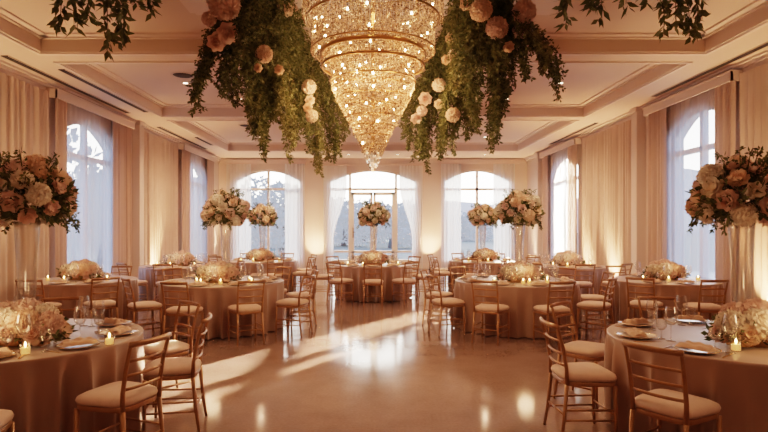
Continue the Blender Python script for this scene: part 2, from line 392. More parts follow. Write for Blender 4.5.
# ------------------------------------------------------------------ ceiling fittings
def slot_vent(x, y0, y1, label):
    t = tag(empty('linear_air_vent', (x, (y0+y1)/2, CZ)), label, 'air vent'); h = (y1-y0)/2
    MB().box(-.055, .055, -h, h, -.012, .0).build('slot', 'slot', t)
    fr = MB(); fr.box(-.065, -.055, -h, h, -.016, 0).box(.055, .065, -h, h, -.016, 0).build('vent_frame', 'slat', t)
slot_vent(-5.66, 8.6, 12.95, 'long dark air slot along the left wall over the near window')
slot_vent(-5.66, 14.8, 19.0, 'dark air slot along the left wall over the far window')
slot_vent(5.66, 7.2, 11.3, 'long dark air slot along the right wall over the near window')
slot_vent(5.66, 14.2, 17.9, 'dark air slot along the right wall over the far window')
slot_vent(-5.2, 9.35, 12.85, 'dark air slot beside the second coffer, left side')
slot_vent(-5.2, 16.5, 18.1, 'short dark air slot beside the rear coffer, left side')
def downlight():
    t = empty('downlight')
    MB().lathe([(.045, -.002), (.075, -.012), (.08, -.002), (.08, 0)], 16).build('trim_ring', 'slat', t, True)
    MB().lathe([(0, -.004), (.045, -.004)], 12).build('lens', 'lamp_lens', t); return t
DL = Kind(downlight)
spots = [(-3.5, 9.6), (3.5, 9.6), (-3.75, 11.2), (3.75, 11.2), (-3.0, 12.6), (3.0, 12.6), (-3.6, 15), (3.6, 15), (-3.6, 18), (3.6, 18), (-3.5, 6.9), (3.5, 6.9), (-3.5, 3), (3.5, 3), (-2.0, -.6), (2.0, -.6)]  # last pair is unseen, added behind the camera to light the bouquets
for x, y in spots:
    row = {6.9: 'front coffer', 3: 'front coffer', -.6: 'front coffer, added unseen behind the camera', 9.6: 'second coffer, near row', 11.2: 'second coffer, middle row', 12.6: 'second coffer, far row', 15: 'rear coffer, near row', 18: 'rear coffer, far row'}[y]
    DL((x, y, REC), 0, 'small round ceiling downlight in the %s, %s' % (row + (' edge' if y == 6.9 else ''), 'left' if x < 0 else 'right'), 'downlight')
for x, wh in ((-4.1, 'left window'), (-.9, 'doors, left of two'), (.9, 'doors, right of two'), (4.1, 'right window')):  # soffit row added to brighten the back wall and window frames
    DL((x, 20.5, CZ), 0, 'small added fill downlight in the soffit before the back wall ' + wh, 'downlight')
def round_vent():
    t = empty('ceiling_diffuser')
    MB().lathe([(.0, -.03), (.10, -.03), (.16, -.02), (.19, 0)], 20).build('grille_disc', 'slot', t, True)
    MB().lathe([(.19, -.012), (.22, -.012), (.23, 0)], 20).build('grille_ring', 'slat', t, True); return t
RV = Kind(round_vent)
RV((at(183, 89, 1).x * 10.6, 10.6, REC), 0, 'dark round air diffuser in the second coffer beside the hanging foliage', 'air diffuser')
RV((-3.6, 15.9, REC), 0, 'dark round air diffuser in the rear coffer', 'air diffuser')

# uplights along the walls
def uplight():
    t = empty('floor_uplight')
    MB().lathe([(0, 0), (.07, 0), (.07, .015), (.05, .02), (.055, .15), (.05, .15), (.045, .13), (0, .13)], 16).build('can', 'black', t, True)
    MB().lathe([(0, .135), (.045, .135)], 14).build('lens', 'uplens', t); return t
UL = Kind(uplight)
ups = [(-5.68, 8.0, 'left wall drapes behind the front tables'), (-5.68, 14.9, 'left wall drapes between the windows'), (-5.68, 20.9, 'left rear corner'), (5.68, 8.2, 'right wall drapes behind the front tables'),
       (5.68, 13.6, 'right wall drapes, nearer of two'), (5.68, 15.2, 'right wall drapes, farther of two'), (5.68, 20.5, 'right rear corner'), (-2.2, 21.4, 'back wall pier left of the doors'), (2.2, 21.4, 'back wall pier right of the doors')]
def lamp(kind, loc, e, c, rad=.05, rot=None, size=None, blend=.6):
    d = bpy.data.lights.new(kind.lower() + '_lamp', kind); d.energy = e; d.color = c
    if kind != 'SUN': d.shadow_soft_size = rad
    if kind == 'SPOT': d.spot_size = size; d.spot_blend = blend
    o = bpy.data.objects.new(kind.lower() + '_lamp', d); col.objects.link(o); o.location = loc
    if rot: o.rotation_euler = rot
    return o
WARM = (1, .70, .44)
for x, y, where in ups:
    UL((x, y, 0), 0, 'small black floor uplight washing the ' + where, 'uplight')
    tilt = (0, R(180 - 6), 0) if x < -5 else ((0, R(180 + 6), 0) if x > 5 else (R(180 + 7), 0, 0))
    if abs(x) < 5: tilt = (R(180 - 7), 0, 0)
    lamp('SPOT', (x, y, .17), 620, (1, .56, .28), .03, tilt, R(85), 1.0)
for x, y in spots:
    lamp('SPOT', (x, y, REC - .03), (500 if y > 14 else 180) if y > 8 else (130 if y < 0 else 75), (1, .57, .33), .05, (0, 0, 0), R(150), .9)

for x in (-4.1, -.9, .9, 4.1): lamp('SPOT', (x, 20.5, CZ - .03), 130, (1, .66, .42), .05, (0, 0, 0), R(150), .9)  # fill from the added soffit row
# ------------------------------------------------------------------ chandelier
CH = Vector((0, 6.0, 0))
ch = tag(empty('chandelier', (0, 6.0, REC - .11)), 'huge tiered crystal chandelier with gold rings hanging from the ceiling panel', 'chandelier')
zz = lambda z: z - (REC - .11)
MB().lathe([(0, 0), (.22, 0), (.22, -.03), (.1, -.06), (.03, -.08), (.03, -.12), (0, -.12)], 24).build('ceiling_rose', 'brass', ch, True)
MB().tube([(0, 0, -.1), (0, 0, zz(2.5))], .02, 10).build('stem', 'brass', ch, True)
cr = random.Random(3)
tiers = [  # top radius, bottom radius, z top, z bottom
    (.745, .745, 4.34, 3.86), (.655, .65, 3.90, 3.50), (.535, .50, 3.50, 3.35), (.44, .43, 3.40, 3.12),
    (.43, .375, 3.13, 3.01), (.395, .325, 3.02, 2.91), (.34, .27, 2.92, 2.81), (.285, .215, 2.82, 2.71), (.23, .165, 2.72, 2.61), (.18, .125, 2.62, 2.51), (.135, .09, 2.52, 2.42)]
for k, (r0, r1, z0, z1) in enumerate(tiers):
    m = MB(); step = .019 if k < 4 else .017
    ns = int(2*PI*r0/step); nb = max(3, int((z0-z1)/.021))
    for i in range(ns):
        a = 2*PI*i/ns + cr.uniform(-.01, .01)
        if k == 0 and i % 6 == 0: continue
        for j in range(nb + (1 if i % 2 else 0)):
            t = j/nb; r = r0 + (r1-r0)*t + cr.uniform(-.009, .009); z = z0 + (z1-z0)*t + cr.uniform(-.003, .003)
            b = cr.uniform(.006, .0095); m.bead(r*math.cos(a), r*math.sin(a), zz(z), b, b*1.35)
    r = r0*.93                                      # the spray of drops closing the tier from below
    for q in range(int(2600*r0*r0) + 90):
        a = cr.uniform(0, 6.283); rr = r*math.sqrt(cr.uniform(.05, 1)); b = cr.uniform(.006, .010)
        m.bead(rr*math.cos(a), rr*math.sin(a), zz(z1 + .015 + cr.uniform(0, .05)), b, b*1.4)
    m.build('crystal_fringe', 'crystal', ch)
    e = .006 if k > 3 else .008
    MB().lathe([(r0, zz(z0)+e), (r0+e, zz(z0)), (r0, zz(z0)-e), (r0-e, zz(z0)), (r0, zz(z0)+e)], 64).build('gold_ring', 'brass', ch, True)
for (r, z, h) in ((.70, 3.86, .012), (.655, 3.52, .006), (.555, 3.50, .022), (.54, 3.36, .014), (.445, 3.20, .006)):
    MB().lathe([(r, zz(z)+h), (r+.012, zz(z)+h), (r+.012, zz(z)-h), (r, zz(z)-h), (r, zz(z)+h)], 72).build('gold_band', 'brass', ch, True)
m = MB()
for q in range(150):
    t = cr.uniform(0, 1); r = .10*(1-t)**.8; a = cr.uniform(0, 6.283); b = cr.uniform(.01, .017); m.bead(r*math.cos(a), r*math.sin(a), zz(2.44 - .19*t), b, b*1.5)
m.build('crystal_pendant_tip', 'crystal_clear', ch)
bm = MB().lathe([(0, -.014), (.008, -.010), (.0105, 0), (.008, .010), (0, .016)], 10).mesh('bulb', 'bulb', True)
for (r, z, n) in ((.70, 4.1, 12), (.61, 3.78, 12), (.60, 3.62, 11), (.47, 3.43, 8), (.395, 3.3, 10), (.39, 3.2, 9), (.37, 3.07, 8), (.29, 2.92, 7), (.20, 2.74, 5), (.115, 2.57, 3)):
    for i in range(n):
        a = 2*PI*(i + cr.uniform(-.25, .25))/n; place('bulb', bm, ch, ((r+.03)*math.cos(a), (r+.03)*math.sin(a), zz(z + cr.uniform(-.06, .06))))
for (z, e) in ((3.95, 12), (3.45, 12), (2.85, 12)): lamp('POINT', (0, 6, z), e, (1, .54, .27), .12)
for k in range(6): lamp('POINT', (.56*math.cos(k*PI/3), 6 + .56*math.sin(k*PI/3), 3.05), 12, (1, .54, .29), .1)
lamp('POINT', (0, 6, 2.12), 90, (1, .58, .33), .1)  # added below the tip to help light bouquets and tables

# ------------------------------------------------------------------ plants
def vec_rand(r):
    while True:
        v = Vector((r.uniform(-1,1), r.uniform(-1,1), r.uniform(-1,1)))
        if .05 < v.length < 1: return v.normalized()
def strand_mesh(m, st, pts, r, width, leaf_l, leaf_w, dens, sprig=5):
    """stem through pts with drooping sprigs of small leaves"""
    P = [Vector(p) for p in pts]; L = [0]
    for a, b in zip(P, P[1:]): L.append(L[-1] + (b-a).length)
    tot = L[-1]; n = int(tot*dens)
    if st is not None: st.tube(P, [.006*(1 - .7*k/len(P)) for k in range(len(P))], 5)
    for i in range(n):
        s = tot*(i + r.random())/n; k = 0
        while k < len(P)-2 and L[k+1] < s: k += 1
        t = (s - L[k])/max(1e-6, L[k+1]-L[k]); p = P[k].lerp(P[k+1], t); d = (P[k+1]-P[k]).normalized()
        out = vec_rand(r); out = (out - d*out.dot(d)); 
        if out.length < .1: continue
        out.normalize(); q = s/tot
        w = width*(1 - .65*q)*r.uniform(.5, 1.1); sd = (out*.8 + d*r.uniform(.3, .9) + Vector((0,0,-.35))).normalized()
        for j in range(sprig):
            pp = p + sd*w*(j+1)/sprig; side = sd.cross(vec_rand(r)).normalized()
            ld = (sd*.6 + side*(1 if j % 2 else -1)*.8 + Vector((0,0,-.2))).normalized()
            m.leaf(pp, ld, ld.cross(vec_rand(r)).normalized(), leaf_l*r.uniform(.7, 1.2), leaf_w)

def petal(m, base, ax, out, l, w, cup, nseg=3):
    side = ax.cross(out).normalized()
    def f(s, t):
        x = (s-.5)*2; wd = w*math.sin(PI*(.12 + .8*t)**.9)
        return base + side*(x*wd) + ax*(l*t) + out*(cup*(math.sin(t*2.2)*.9) - cup*.5*x*x*t + cup*.06*max(0, t-.75)*4)
    m.grid(f, 2, nseg)
def rose_mesh(name, mat, seed):
    """garden rose about 1 unit across, facing +z: whorls of cupped petals"""
    r = random.Random(seed); m = MB()
    for (n, tilt, l, w, b) in ((4, .05, .42, .18, .02), (5, .22, .50, .22, .06), (6, .5, .55, .26, .1), (7, .85, .58, .28, .13), (7, 1.12, .52, .28, .16), (7, 1.42, .46, .26, .18)):
        for i in range(n):
            a = 2*PI*(i + r.uniform(-.2, .2))/n + tilt*3; h = Vector((math.cos(a), math.sin(a), 0)); tl = tilt*r.uniform(.85, 1.15)
            ax = (Vector((0,0,1))*math.cos(tl) + h*math.sin(tl)).normalized(); out = (h*math.cos(tl) - Vector((0,0,1))*math.sin(tl)).normalized()
            petal(m, h*b + Vector((0,0,-.12 - .05*tilt)), ax, out, l, w, .13)
    return m.mesh(name, mat, True)
def ball_mesh(name, mat, seed, n=190, pl=.17):
    """hydrangea or peony head: a ball of small ruffled petals"""
    r = random.Random(seed); m = MB()
    for i in range(n):
        y = 1 - 2*(i+.5)/n
        if y < -.75: continue
        a = i*2.39996; rr = math.sqrt(1-y*y); d = Vector((rr*math.cos(a), rr*math.sin(a), y)); t = d.cross(vec_rand(r)).normalized()
        petal(m, d*.36, (d*.8 + t).normalized(), d.cross((d*.8+t)).cross(d*.8 + t).normalized()*-1, pl*r.uniform(.8, 1.2), .095, .04, 2)
        petal(m, d*.36, (d*.8 - t).normalized(), d.cross((d*.8-t)).cross(d*.8 - t).normalized()*-1, pl*r.uniform(.8, 1.2), .095, .04, 2)
    m.lathe([(0, -.38), (.27, -.27), (.38, 0), (.27, .27), (0, .38)], 12)
    return m.mesh(name, mat, True)
ROSE = {c: [rose_mesh('rose', c + '_petal', s) for s in (1, 2)] for c in ('cream', 'blush', 'peach')}
BALL = {c: [ball_mesh('hydrangea', c + '_petal', s) for s in (5, 6)] for c in ('cream', 'blush', 'peach')}
def facing(d):
    return Vector((0,0,1)).rotation_difference(Vector(d).normalized()).to_euler()

# hanging foliage around the chandelier, one clump each side
def clump(side, label, ends, tops, flowers, seed):
    r = random.Random(seed); c0 = at(*tops[0]) if False else None
    root = tag(empty('hanging_garland', (side*1.35, 6.0, REC - .11)), label, 'hanging garland')
    o = Vector(root.location)
    fr = MB(); pts = [Vector((side*(1.35 + .35*math.cos(t)), 6.0 + 1.6*math.sin(t), REC - .16)) - o for t in [R(-80 + 16*k) for k in range(11)]]
    fr.tube(pts, .03, 8).build('support_hoop', 'stem', root, True)
    for (px, py, d, tx, ty, td, nsub, wd) in ends:
        m = MB(); st = MB()
        for q in range(nsub):
            j = 0 if q == 0 else 1
            e = at(px + j*r.uniform(-wd, wd), py - j*r.uniform(0, 28), d + j*r.uniform(-.35, .35))
            s = at(tx + j*r.uniform(-wd, wd)*1.2, ty, td + j*r.uniform(-.3, .3)); s.z = min(s.z, REC - .14)
            pts = []
            for k in range(8):
                t = k/7; h = t**.75; p = Vector((s.x + (e.x-s.x)*min(1, t*1.25)**.9, s.y + (e.y-s.y)*t, s.z + (e.z-s.z)*t))
                pts.append(p - o + Vector((r.uniform(-.02, .02), r.uniform(-.02, .02), 0)))
            strand_mesh(m, st if q < 2 else None, pts, r, .15, .046, .0105, 62, 6)
        v = m.build('vine', 'leaf' if r.random() < .65 else 'leaf_light', root)
        st.build('vine_stem', 'stem', v)
    for (px, py, d, sz, c, kind) in flowers:
        p = at(px, py, d) - o; f = (ROSE if kind == 'r' else BALL)[c][r.randrange(2)]
        place('rose' if kind == 'r' else 'hydrangea', f, root, p, facing((-side*.1 + r.uniform(-.3, .3), -.8, -.35 + r.uniform(-.3, .3))), sz*d/F)
    return root
Lends = [  # end px, py, depth, start px, py, depth, strands, spread
    (194, 112, 5.6, 232, 10, 5.4, 4, 7), (206, 84, 5.6, 238, 5, 5.4, 4, 8), (224, 96, 5.7, 240, 0, 5.5, 5, 8), (238, 104, 5.8, 245, -10, 5.6, 5, 8), (252, 110, 5.8, 252, -20, 5.7, 6, 9),
    (263, 158, 6.0, 260, -20, 5.8, 7, 8), (258, 140, 5.9, 255, -20, 5.8, 5, 8), (274, 120, 6.2, 268, -15, 6.0, 6, 9), (288, 160, 6.4, 280, 0, 6.2, 6, 7), (283, 128, 6.2, 276, -5, 6.0, 6, 9),
    (298, 138, 6.6, 286, 5, 6.4, 6, 8), (310, 150, 6.9, 292, 15, 6.6, 6, 7), (320, 174, 7.2, 298, 30, 7.0, 6, 6), (333, 160, 7.4, 300, 40, 7.2, 6, 7), (342, 138, 7.5, 303, 50, 7.3, 5, 6),
    (300, 80, 7.0, 294, 5, 6.9, 5, 6), (268, 70, 5.5, 262, -30, 5.3, 6, 14), (285, 75, 5.8, 285, -25, 5.6, 6, 12), (240, 60, 5.4, 250, -30, 5.3, 5, 12), (302, 110, 7.1, 292, 20, 7.0, 5, 7)]
Lfl = [(224, 3, 5.1, 34, 'blush', 'b'), (228, 33, 5.2, 17, 'blush', 'r'), (216, 42, 5.3, 15, 'blush', 'r'), (209, 19, 5.3, 15, 'blush', 'b'), (264, 54, 5.2, 18, 'peach', 'b'), (309, 87, 6.2, 15, 'peach', 'b'), (310, 100, 6.2, 8, 'peach', 'r'),
       (308, 108, 6.2, 8, 'peach', 'r'), (312, 116, 6.2, 13, 'peach', 'b'), (290, 12, 6.9, 18, 'peach', 'b'), (279, 70, 5.5, 8, 'peach', 'r'), (286, 8, 5.6, 14, 'peach', 'r'), (258, 68, 5.3, 7, 'peach', 'r')]
clump(-1, 'long trailing fern garland with blush blooms hanging left of the chandelier', Lends, [(0,0,1)], Lfl, 11)
Rends = [
    (556, 98, 5.6, 520, 20, 5.4, 4, 7), (543, 74, 5.6, 512, 10, 5.4, 4, 8), (524, 78, 5.7, 506, 0, 5.5, 4, 8), (508, 92, 5.7, 502, -10, 5.6, 4, 8), (497, 120, 5.9, 494, -15, 5.7, 6, 8),
    (492, 150, 6.0, 488, -20, 5.8, 7, 8), (478, 132, 6.0, 482, -20, 5.8, 6, 8), (466, 138, 6.2, 474, -10, 6.0, 6, 8), (452, 152, 6.5, 464, 0, 6.2, 7, 8), (440, 158, 6.8, 456, 15, 6.5, 6, 7),
    (426, 172, 7.1, 448, 30, 6.8, 6, 6), (414, 158, 7.3, 444, 40, 7.1, 6, 7), (404, 138, 7.5, 441, 52, 7.3, 4, 5), (436, 120, 7.1, 454, 10, 7.0, 5, 7), (448, 80, 7.0, 452, -10, 6.9, 5, 6),
    (470, 75, 5.5, 474, -30, 5.3, 6, 13), (490, 70, 5.5, 492, -30, 5.3, 6, 12), (456, 92, 6.0, 462, -20, 5.8, 6, 10), (508, 60, 5.4, 502, -30, 5.3, 5, 10)]
Rfl = [(481, 10, 5.1, 23, 'peach', 'b'), (497, 28, 5.2, 23, 'blush', 'b'), (524, 12, 5.2, 24, 'blush', 'b'), (521, 30, 5.3, 14, 'blush', 'r'), (509, 47, 5.3, 9, 'peach', 'r'), (450, 38, 5.9, 8, 'peach', 'r'), (439, 85, 6.3, 14, 'peach', 'b'),
       (425, 99, 6.5, 11, 'blush', 'r'), (422, 111, 6.5, 11, 'blush', 'b'), (416, 119, 6.6, 9, 'blush', 'r'), (453, 115, 6.1, 15, 'peach', 'b'), (466, 4, 5.4, 10, 'peach', 'r'), (452, 54, 5.9, 7, 'peach', 'r'), (446, 60, 6.0, 8, 'peach', 'r'), (439, 104, 6.3, 8, 'peach', 'r')]
clump(1, 'long trailing fern garland with blush blooms hanging right of the chandelier', Rends, [(0,0,1)], Rfl, 12)
# leafy vines with bigger leaves trailing from the front coffer
def vines(name_label, strands, seed):
    r = random.Random(seed); t0 = at(strands[0][0], 0, 4.0)
    root = tag(empty('trailing_vine', (t0.x, 4.0, REC)), name_label, 'trailing vine'); o = Vector(root.location)
    for pl in strands:
        m = MB(); st = MB(); px, py, bx, by, d = pl
        s = at(px, py, d); s.z = REC - .01; e = at(bx, by, d - .1); mid = s.lerp(e, .6) + Vector(((bx-px)*.002, 0, .02))
        P = []
        for k in range(9):
            t = k/8; P.append((s*(1-t)**2 + mid*2*t*(1-t) + e*t*t) - o)
        strand_mesh(m, st, P, r, .13, .085, .017, 34, 4)
        v = m.build('vine', 'leaf_dark', root); st.build('vine_stem', 'stem', v)
vines('leafy vine trailing from the ceiling left of the garland, large leaves', [(85, -150, 60, 28, 3.9), (92, -150, 74, 24, 4.0), (100, -150, 88, 16, 4.0), (110, -150, 107, 50, 4.0), (114, -150, 118, 42, 4.05), (116, -150, 124, 34, 3.95), (140, -150, 150, 9, 4.0), (128, -150, 134, 2, 4.0)], 21)
vines('leafy vine trailing from the ceiling right of the garland, large leaves', [(580, -150, 566, 24, 4.0), (592, -150, 602, 18, 4.0), (590, -150, 594, 8, 4.0), (630, -150, 626, 4, 4.0), (640, -150, 645, 4, 4.0), (660, -150, 664, 32, 4.0), (668, -150, 676, 26, 4.0), (672, -150, 698, 26, 3.95), (664, -150, 690, 36, 4.0)], 22)

# ------------------------------------------------------------------ chair
def chair_proto():
    t = empty('banquet_chair')
    def seat(q, w):
        a = 2*PI*q; c, s = math.cos(a), math.sin(a); e = .45
        x = math.copysign(abs(c)**e, c)*.205; y = math.copysign(abs(s)**e, s)*.205
        return x*(1 + .1*(y/.205))*w, y*w
    m = MB()
    rings = [(.0, .425), (1.0, .425), (1.02, .435), (1.02, .45), (1.0, .458), (0, .458)]
    m.grid(lambda u, v: (*seat(u, rings[min(5, round(v*5))][0]), rings[min(5, round(v*5))][1]), 28, 5, True).build('seat_frame', 'gold', t)
    m = MB(); rg = [(.9, .458), (1.03, .465), (1.06, .485), (1.02, .505), (.88, .52), (.6, .53), (.3, .534), (0, .535)]
    m.grid(lambda u, v: (*seat(u, rg[min(7, round(v*7))][0]), rg[min(7, round(v*7))][1]), 28, 7, True).build('seat_cushion', 'cushion', t, True)
    for s in (-1, 1): MB().tube([(s*.195, .185, 0), (s*.2, .18, .12), (s*.198, .175, .43)], [.012, .014, .018], 8).build('leg', 'gold', t, True)
    for s in (-1, 1): MB().tube([(s*.19, -.24, 0), (s*.182, -.215, .16), (s*.175, -.19, .44)], [.012, .014, .017], 8).build('leg', 'gold', t, True)
    bk = None
    def arc(z, y, w, rad, dip, n=7): return MB().tube([(w*(2*k/(n-1)-1), y - dip*(1-(2*k/(n-1)-1)**2), z) for k in range(n)], rad, 6, flat=1.3)
    bk = arc(.885, -.267, .196, .015, .032).build('backrest', 'gold', t, True)
    for s in (-1, 1): MB().tube([(s*.175, -.19, .43), (s*.178, -.195, .56), (s*.18, -.22, .71), (s*.183, -.258, .85), (s*.184, -.268, .885)], [.017, .015, .014, .013, .012], 8).build('back_post', 'gold', bk, True)
    for z, y in ((.77, -.236), (.67, -.21), (.58, -.198)): arc(z, y, .178, .0085, .028).build('rung', 'gold', bk, True)
    for z, y0, y1 in ((.16, .18, -.215), (.24, .18, -.205)):
        for s in (-1, 1):
            if z < .2 or True: MB().tube([(s*.198, y0, z), (s*.182, y1, z)], .0085, 6).build('stretcher', 'gold', t, True)
    MB().tube([(-.198, .178, .2), (.198, .178, .2)], .0085, 6).build('stretcher', 'gold', t, True)
    MB().tube([(-.182, -.21, .2), (.182, -.21, .2)], .0085, 6).build('stretcher', 'gold', t, True)
    return t
CHAIR = Kind(chair_proto)

# ------------------------------------------------------------------ table things
def plate_proto():
    t = empty('dinner_plate')
    MB().lathe([(0, .006), (.085, .006), (.1, .009), (.143, .019), (.147, .022), (.143, .016), (.1, .003), (.08, 0), (0, 0)], 32).build('charger', 'china', t, True)
    MB().lathe([(.143, .0195), (.1475, .0225), (.1495, .021), (.146, .0175), (.143, .0195)], 32).build('gilt_rim', 'goldrim', t, True)
    return t
def napkin_proto():
    def f(s, t):
        x = (s-.5)*2; y = (t-.5)*2; e = (1-abs(x)**6)*(1-abs(y)**4)
        return (x*.125*(1 - .03*math.cos(y*3)), y*.06*(1+.12*math.sin(x*4)), .024 + .032*e + .006*math.sin(x*9+y*3)*e + .008*math.sin(y*5)*e)
    m = MB().grid(f, 22, 12)
    m.grid(lambda s, t: ((s-.5)*.25, (t-.5)*.12, .0235), 4, 2)
    o = m.build('folded_napkin', 'napkin', smooth=True)
    MB().grid(lambda s, t: ((s-.5)*.23 + .004*math.sin(t*6), -.05 + .05*t, .037 + .014*math.sin(PI*t*.9) + .003*math.sin(s*11)), 14, 5).build('fold', 'napkin', o, True)
    return o
def wine_proto():
    t = empty('wine_glass')
    MB().lathe([(.0, .125), (.022, .128), (.04, .152), (.048, .188), (.044, .225), (.036, .268)], 20).build('bowl', 'glass', t, True)
    MB().lathe([(.006, .125), (.0045, .09), (.004, .04), (.006, .01), (.012, .004), (.034, .002), (.034, 0), (0, 0)], 16).build('glass_stem', 'glass', t, True)
    return t
def goblet_proto():
    t = empty('water_goblet')
    MB().lathe([(.0, .07), (.02, .072), (.038, .095), (.041, .12), (.036, .155)], 18).build('bowl', 'glass', t, True)
    MB().lathe([(.007, .07), (.005, .06), (.005, .03), (.008, .008), (.03, .002), (.03, 0), (0, 0)], 16).build('glass_stem', 'glass', t, True)
    return t
def fork_proto():
    o = MB().box(-.004, .004, -.09, .03, .001, .004).box(-.010, .010, .03, .055, .001, .004)
    for k in (-.009, -.003, .003, .009): o.box(k-.0015, k+.0015, .055, .095, .001, .004)
    return o.build('dinner_fork', 'cutlery')
def knife_proto():
    return MB().box(-.006, .006, -.1, 0, .001, .006).box(-.008, .007, 0, .10, .001, .003).box(-.004, .005, .1, .11, .001, .003).build('dinner_knife', 'cutlery')
def candle_proto():
    t = empty('votive_candle')
    MB().lathe([(0, .002), (.03, .002), (.034, .01), (.036, .075), (.034, .075), (.032, .012), (0, .008)], 18).build('votive_cup', 'cup', t, True)
    MB().lathe([(0, .01), (.03, .01), (.03, .05), (.02, .052), (0, .05)], 14).build('candle', 'wax', t, True)
    MB().lathe([(0, .052), (.006, .06), (.0075, .068), (.004, .082), (0, .094)], 10).build('flame', 'flame', t, True)
    return t
def vase_proto():
    t = empty('trumpet_vase')
    MB().lathe([(0, 0), (.075, 0), (.078, .012), (.07, .03), (.062, .06), (.066, .3), (.076, .6), (.092, .86), (.098, .93), (.09, .93), (.084, .86), (.066, .6), (.054, .3), (.048, .07), (0, .055)], 28).build('vase_body', 'vase', t, True)
    m = MB(); r = random.Random(4)
    for k in range(7):
        a = k*.9; m.tube([(.03*math.cos(a), .03*math.sin(a), .1), (.02*math.cos(a+2), .02*math.sin(a+2), .55), (.06*math.cos(a), .06*math.sin(a), .95)], .0035, 5)
    return t
def bouquet_proto(seed=31, W=.36, HH=.27):
    t = empty('flower_bouquet'); r = random.Random(seed); m = MB()
    for i in range(1250):
        d = vec_rand(r); d.z = d.z*.8 + .02; p = Vector((d.x*W, d.y*W, .2 + d.z*HH))*1.0; p *= 1; q = Vector((0,0,.16)); pp = q + (p-q)*r.uniform(.5, .98)
        if pp.z < .05 and math.hypot(pp.x, pp.y) < .15: continue
        ld = ((p-q).normalized() + vec_rand(r)*.8 + Vector((0,0,-.15))).normalized()
        m.leaf(pp, ld, ld.cross(vec_rand(r)).normalized(), r.uniform(.05, .10), r.uniform(.012, .022))
    fo = m.build('foliage', 'leaf', t)
    for k in range(18):
        a = k*2.4 + r.uniform(-.3, .3); up = r.choice((-.45, -.3, .1, .3, .9, 1.5)); d = Vector((math.cos(a), math.sin(a), up)).normalized()
        s = Vector((d.x*W*.7, d.y*W*.7, .2 + d.z*HH*.8)); L = r.uniform(.12, .22); e = s + d*L + Vector((0,0,-.12 if up < .3 else .02)); mid = s.lerp(e, .5) + Vector((0,0,.05))
        fm = MB(); P = [s*(1-q)**2 + mid*2*q*(1-q) + e*q*q for q in [j/5 for j in range(6)]]
        strand_mesh(fm, fm, P, r, .055, .042, .009, 70, 3); fm.build('fern_sprig', 'leaf', t)
    n = 34
    for i in range(n):
        y = 1 - 1.75*(i+.5)/n; a = i*2.39996; rr = math.sqrt(max(0, 1-y*y)); d = Vector((rr*math.cos(a), rr*math.sin(a), y))
        p = Vector((d.x*W*.93, d.y*W*.93, .2 + d.z*HH*.97)); big = i % 6 == 0
        c = r.choice(('cream', 'blush', 'peach', 'cream', 'blush'))
        if big: place('peony', BALL[c][i % 2], t, p*.98, facing(d), r.uniform(.18, .215))
        else: place('rose', ROSE[c][i % 2], t, p, facing(d + vec_rand(r)*.25), r.uniform(.085, .15))
    return t
def low_proto(seed=41):
    t = empty('low_flower_arrangement'); r = random.Random(seed)
    MB().box(-.2, .2, -.055, .055, 0, .006).box(-.2, .2, -.055, -.048, 0, .09).box(-.2, .2, .048, .055, 0, .09).box(-.2, -.193, -.055, .055, 0, .09).box(.193, .2, -.055, .055, 0, .09).build('planter', 'planter', t)
    m = MB()
    for i in range(460):
        x = r.uniform(-.33, .33); y = max(-.16, min(.09, r.gauss(-.01, .08))); d = Vector((x*1.2, y*3, r.uniform(-.1, .35))).normalized(); ld = (d + vec_rand(r)*.6).normalized()
        m.leaf(Vector((x, y, r.uniform(.04, .22 if r.random() < .4 else .11))), ld, ld.cross(vec_rand(r)).normalized(), r.uniform(.04, .085), r.uniform(.01, .02))
    m.build('foliage', 'leaf_dark', t)
    for (x, y, z, s) in ((-.22, -.04, .16, .24), (-.06, -.09, .17, .26), (.1, -.09, .17, .24), (.24, -.02, .15, .23), (-.13, .05, .21, .24), (.03, .05, .23, .25), (.16, .05, .2, .22)):
        place('hydrangea', BALL['cream' if r.random() < .6 else r.choice(('peach', 'blush'))][r.randrange(2)], t, (x, y, z), facing((x*2, y*3, .8)), s*.95)
    for (x, y, z, s) in ((-.31, -.05, .11, .12), (.02, -.17, .12, .12), (.2, -.15, .11, .13), (-.17, -.16, .11, .12), (.32, .03, .12, .12)):
        place('rose', ROSE[r.choice(('peach', 'blush'))][r.randrange(2)], t, (x, y, z), facing((x, y*5, .3)), s)
    return t
PLATE, NAPKIN, WINE, GOBLET, FORK, KNIFE, CANDLE, VASE, BOUQ, LOW = (Kind(p) for p in (plate_proto, napkin_proto, wine_proto, goblet_proto, fork_proto, knife_proto, candle_proto, vase_proto, bouquet_proto, low_proto))
TOP = .768
def cloth_mesh(Rr, seed):
    r = random.Random(seed); nf = r.choice((26, 28, 30)); ph = [r.uniform(0, 6.28) for _ in range(4)]; n = 300
    rings = [(0, TOP), (.35*Rr, TOP), (.75*Rr, TOP), (Rr-.012, TOP), (Rr-.004, TOP-.002), (Rr, TOP-.010)] + [(Rr, TOP - .03 - (TOP-.045)*(k/12)) for k in range(13)]
    m = MB(); K = len(rings)-1
    def f(s, v):
        k = min(K, round(v*K)); rr, z = rings[k]; a = 2*PI*s; t = max(0, (TOP-.01-z)/(TOP-.01))
        w = math.sin(nf*a + 1.1*math.sin(3*a+ph[0]) + ph[1]); w2 = math.sin(nf*.5*2*a/2*1.0 + 0) if False else math.sin((nf//2)*a + ph[2])
        fold = 1 - 2*abs(math.sin(.5*(nf*a + 1.4*math.sin(3*a+ph[0]) + ph[1])))**.8 + .35*w2; fold = fold*(.8 + .3*math.sin(2*a+ph[3]))
        if t > 0: rr = rr - .048*t + .08*(t**.55)*fold*min(1, t*8)
        return (rr*math.cos(a), rr*math.sin(a), max(z, .012))
    m.grid(f, n, K, True); return m
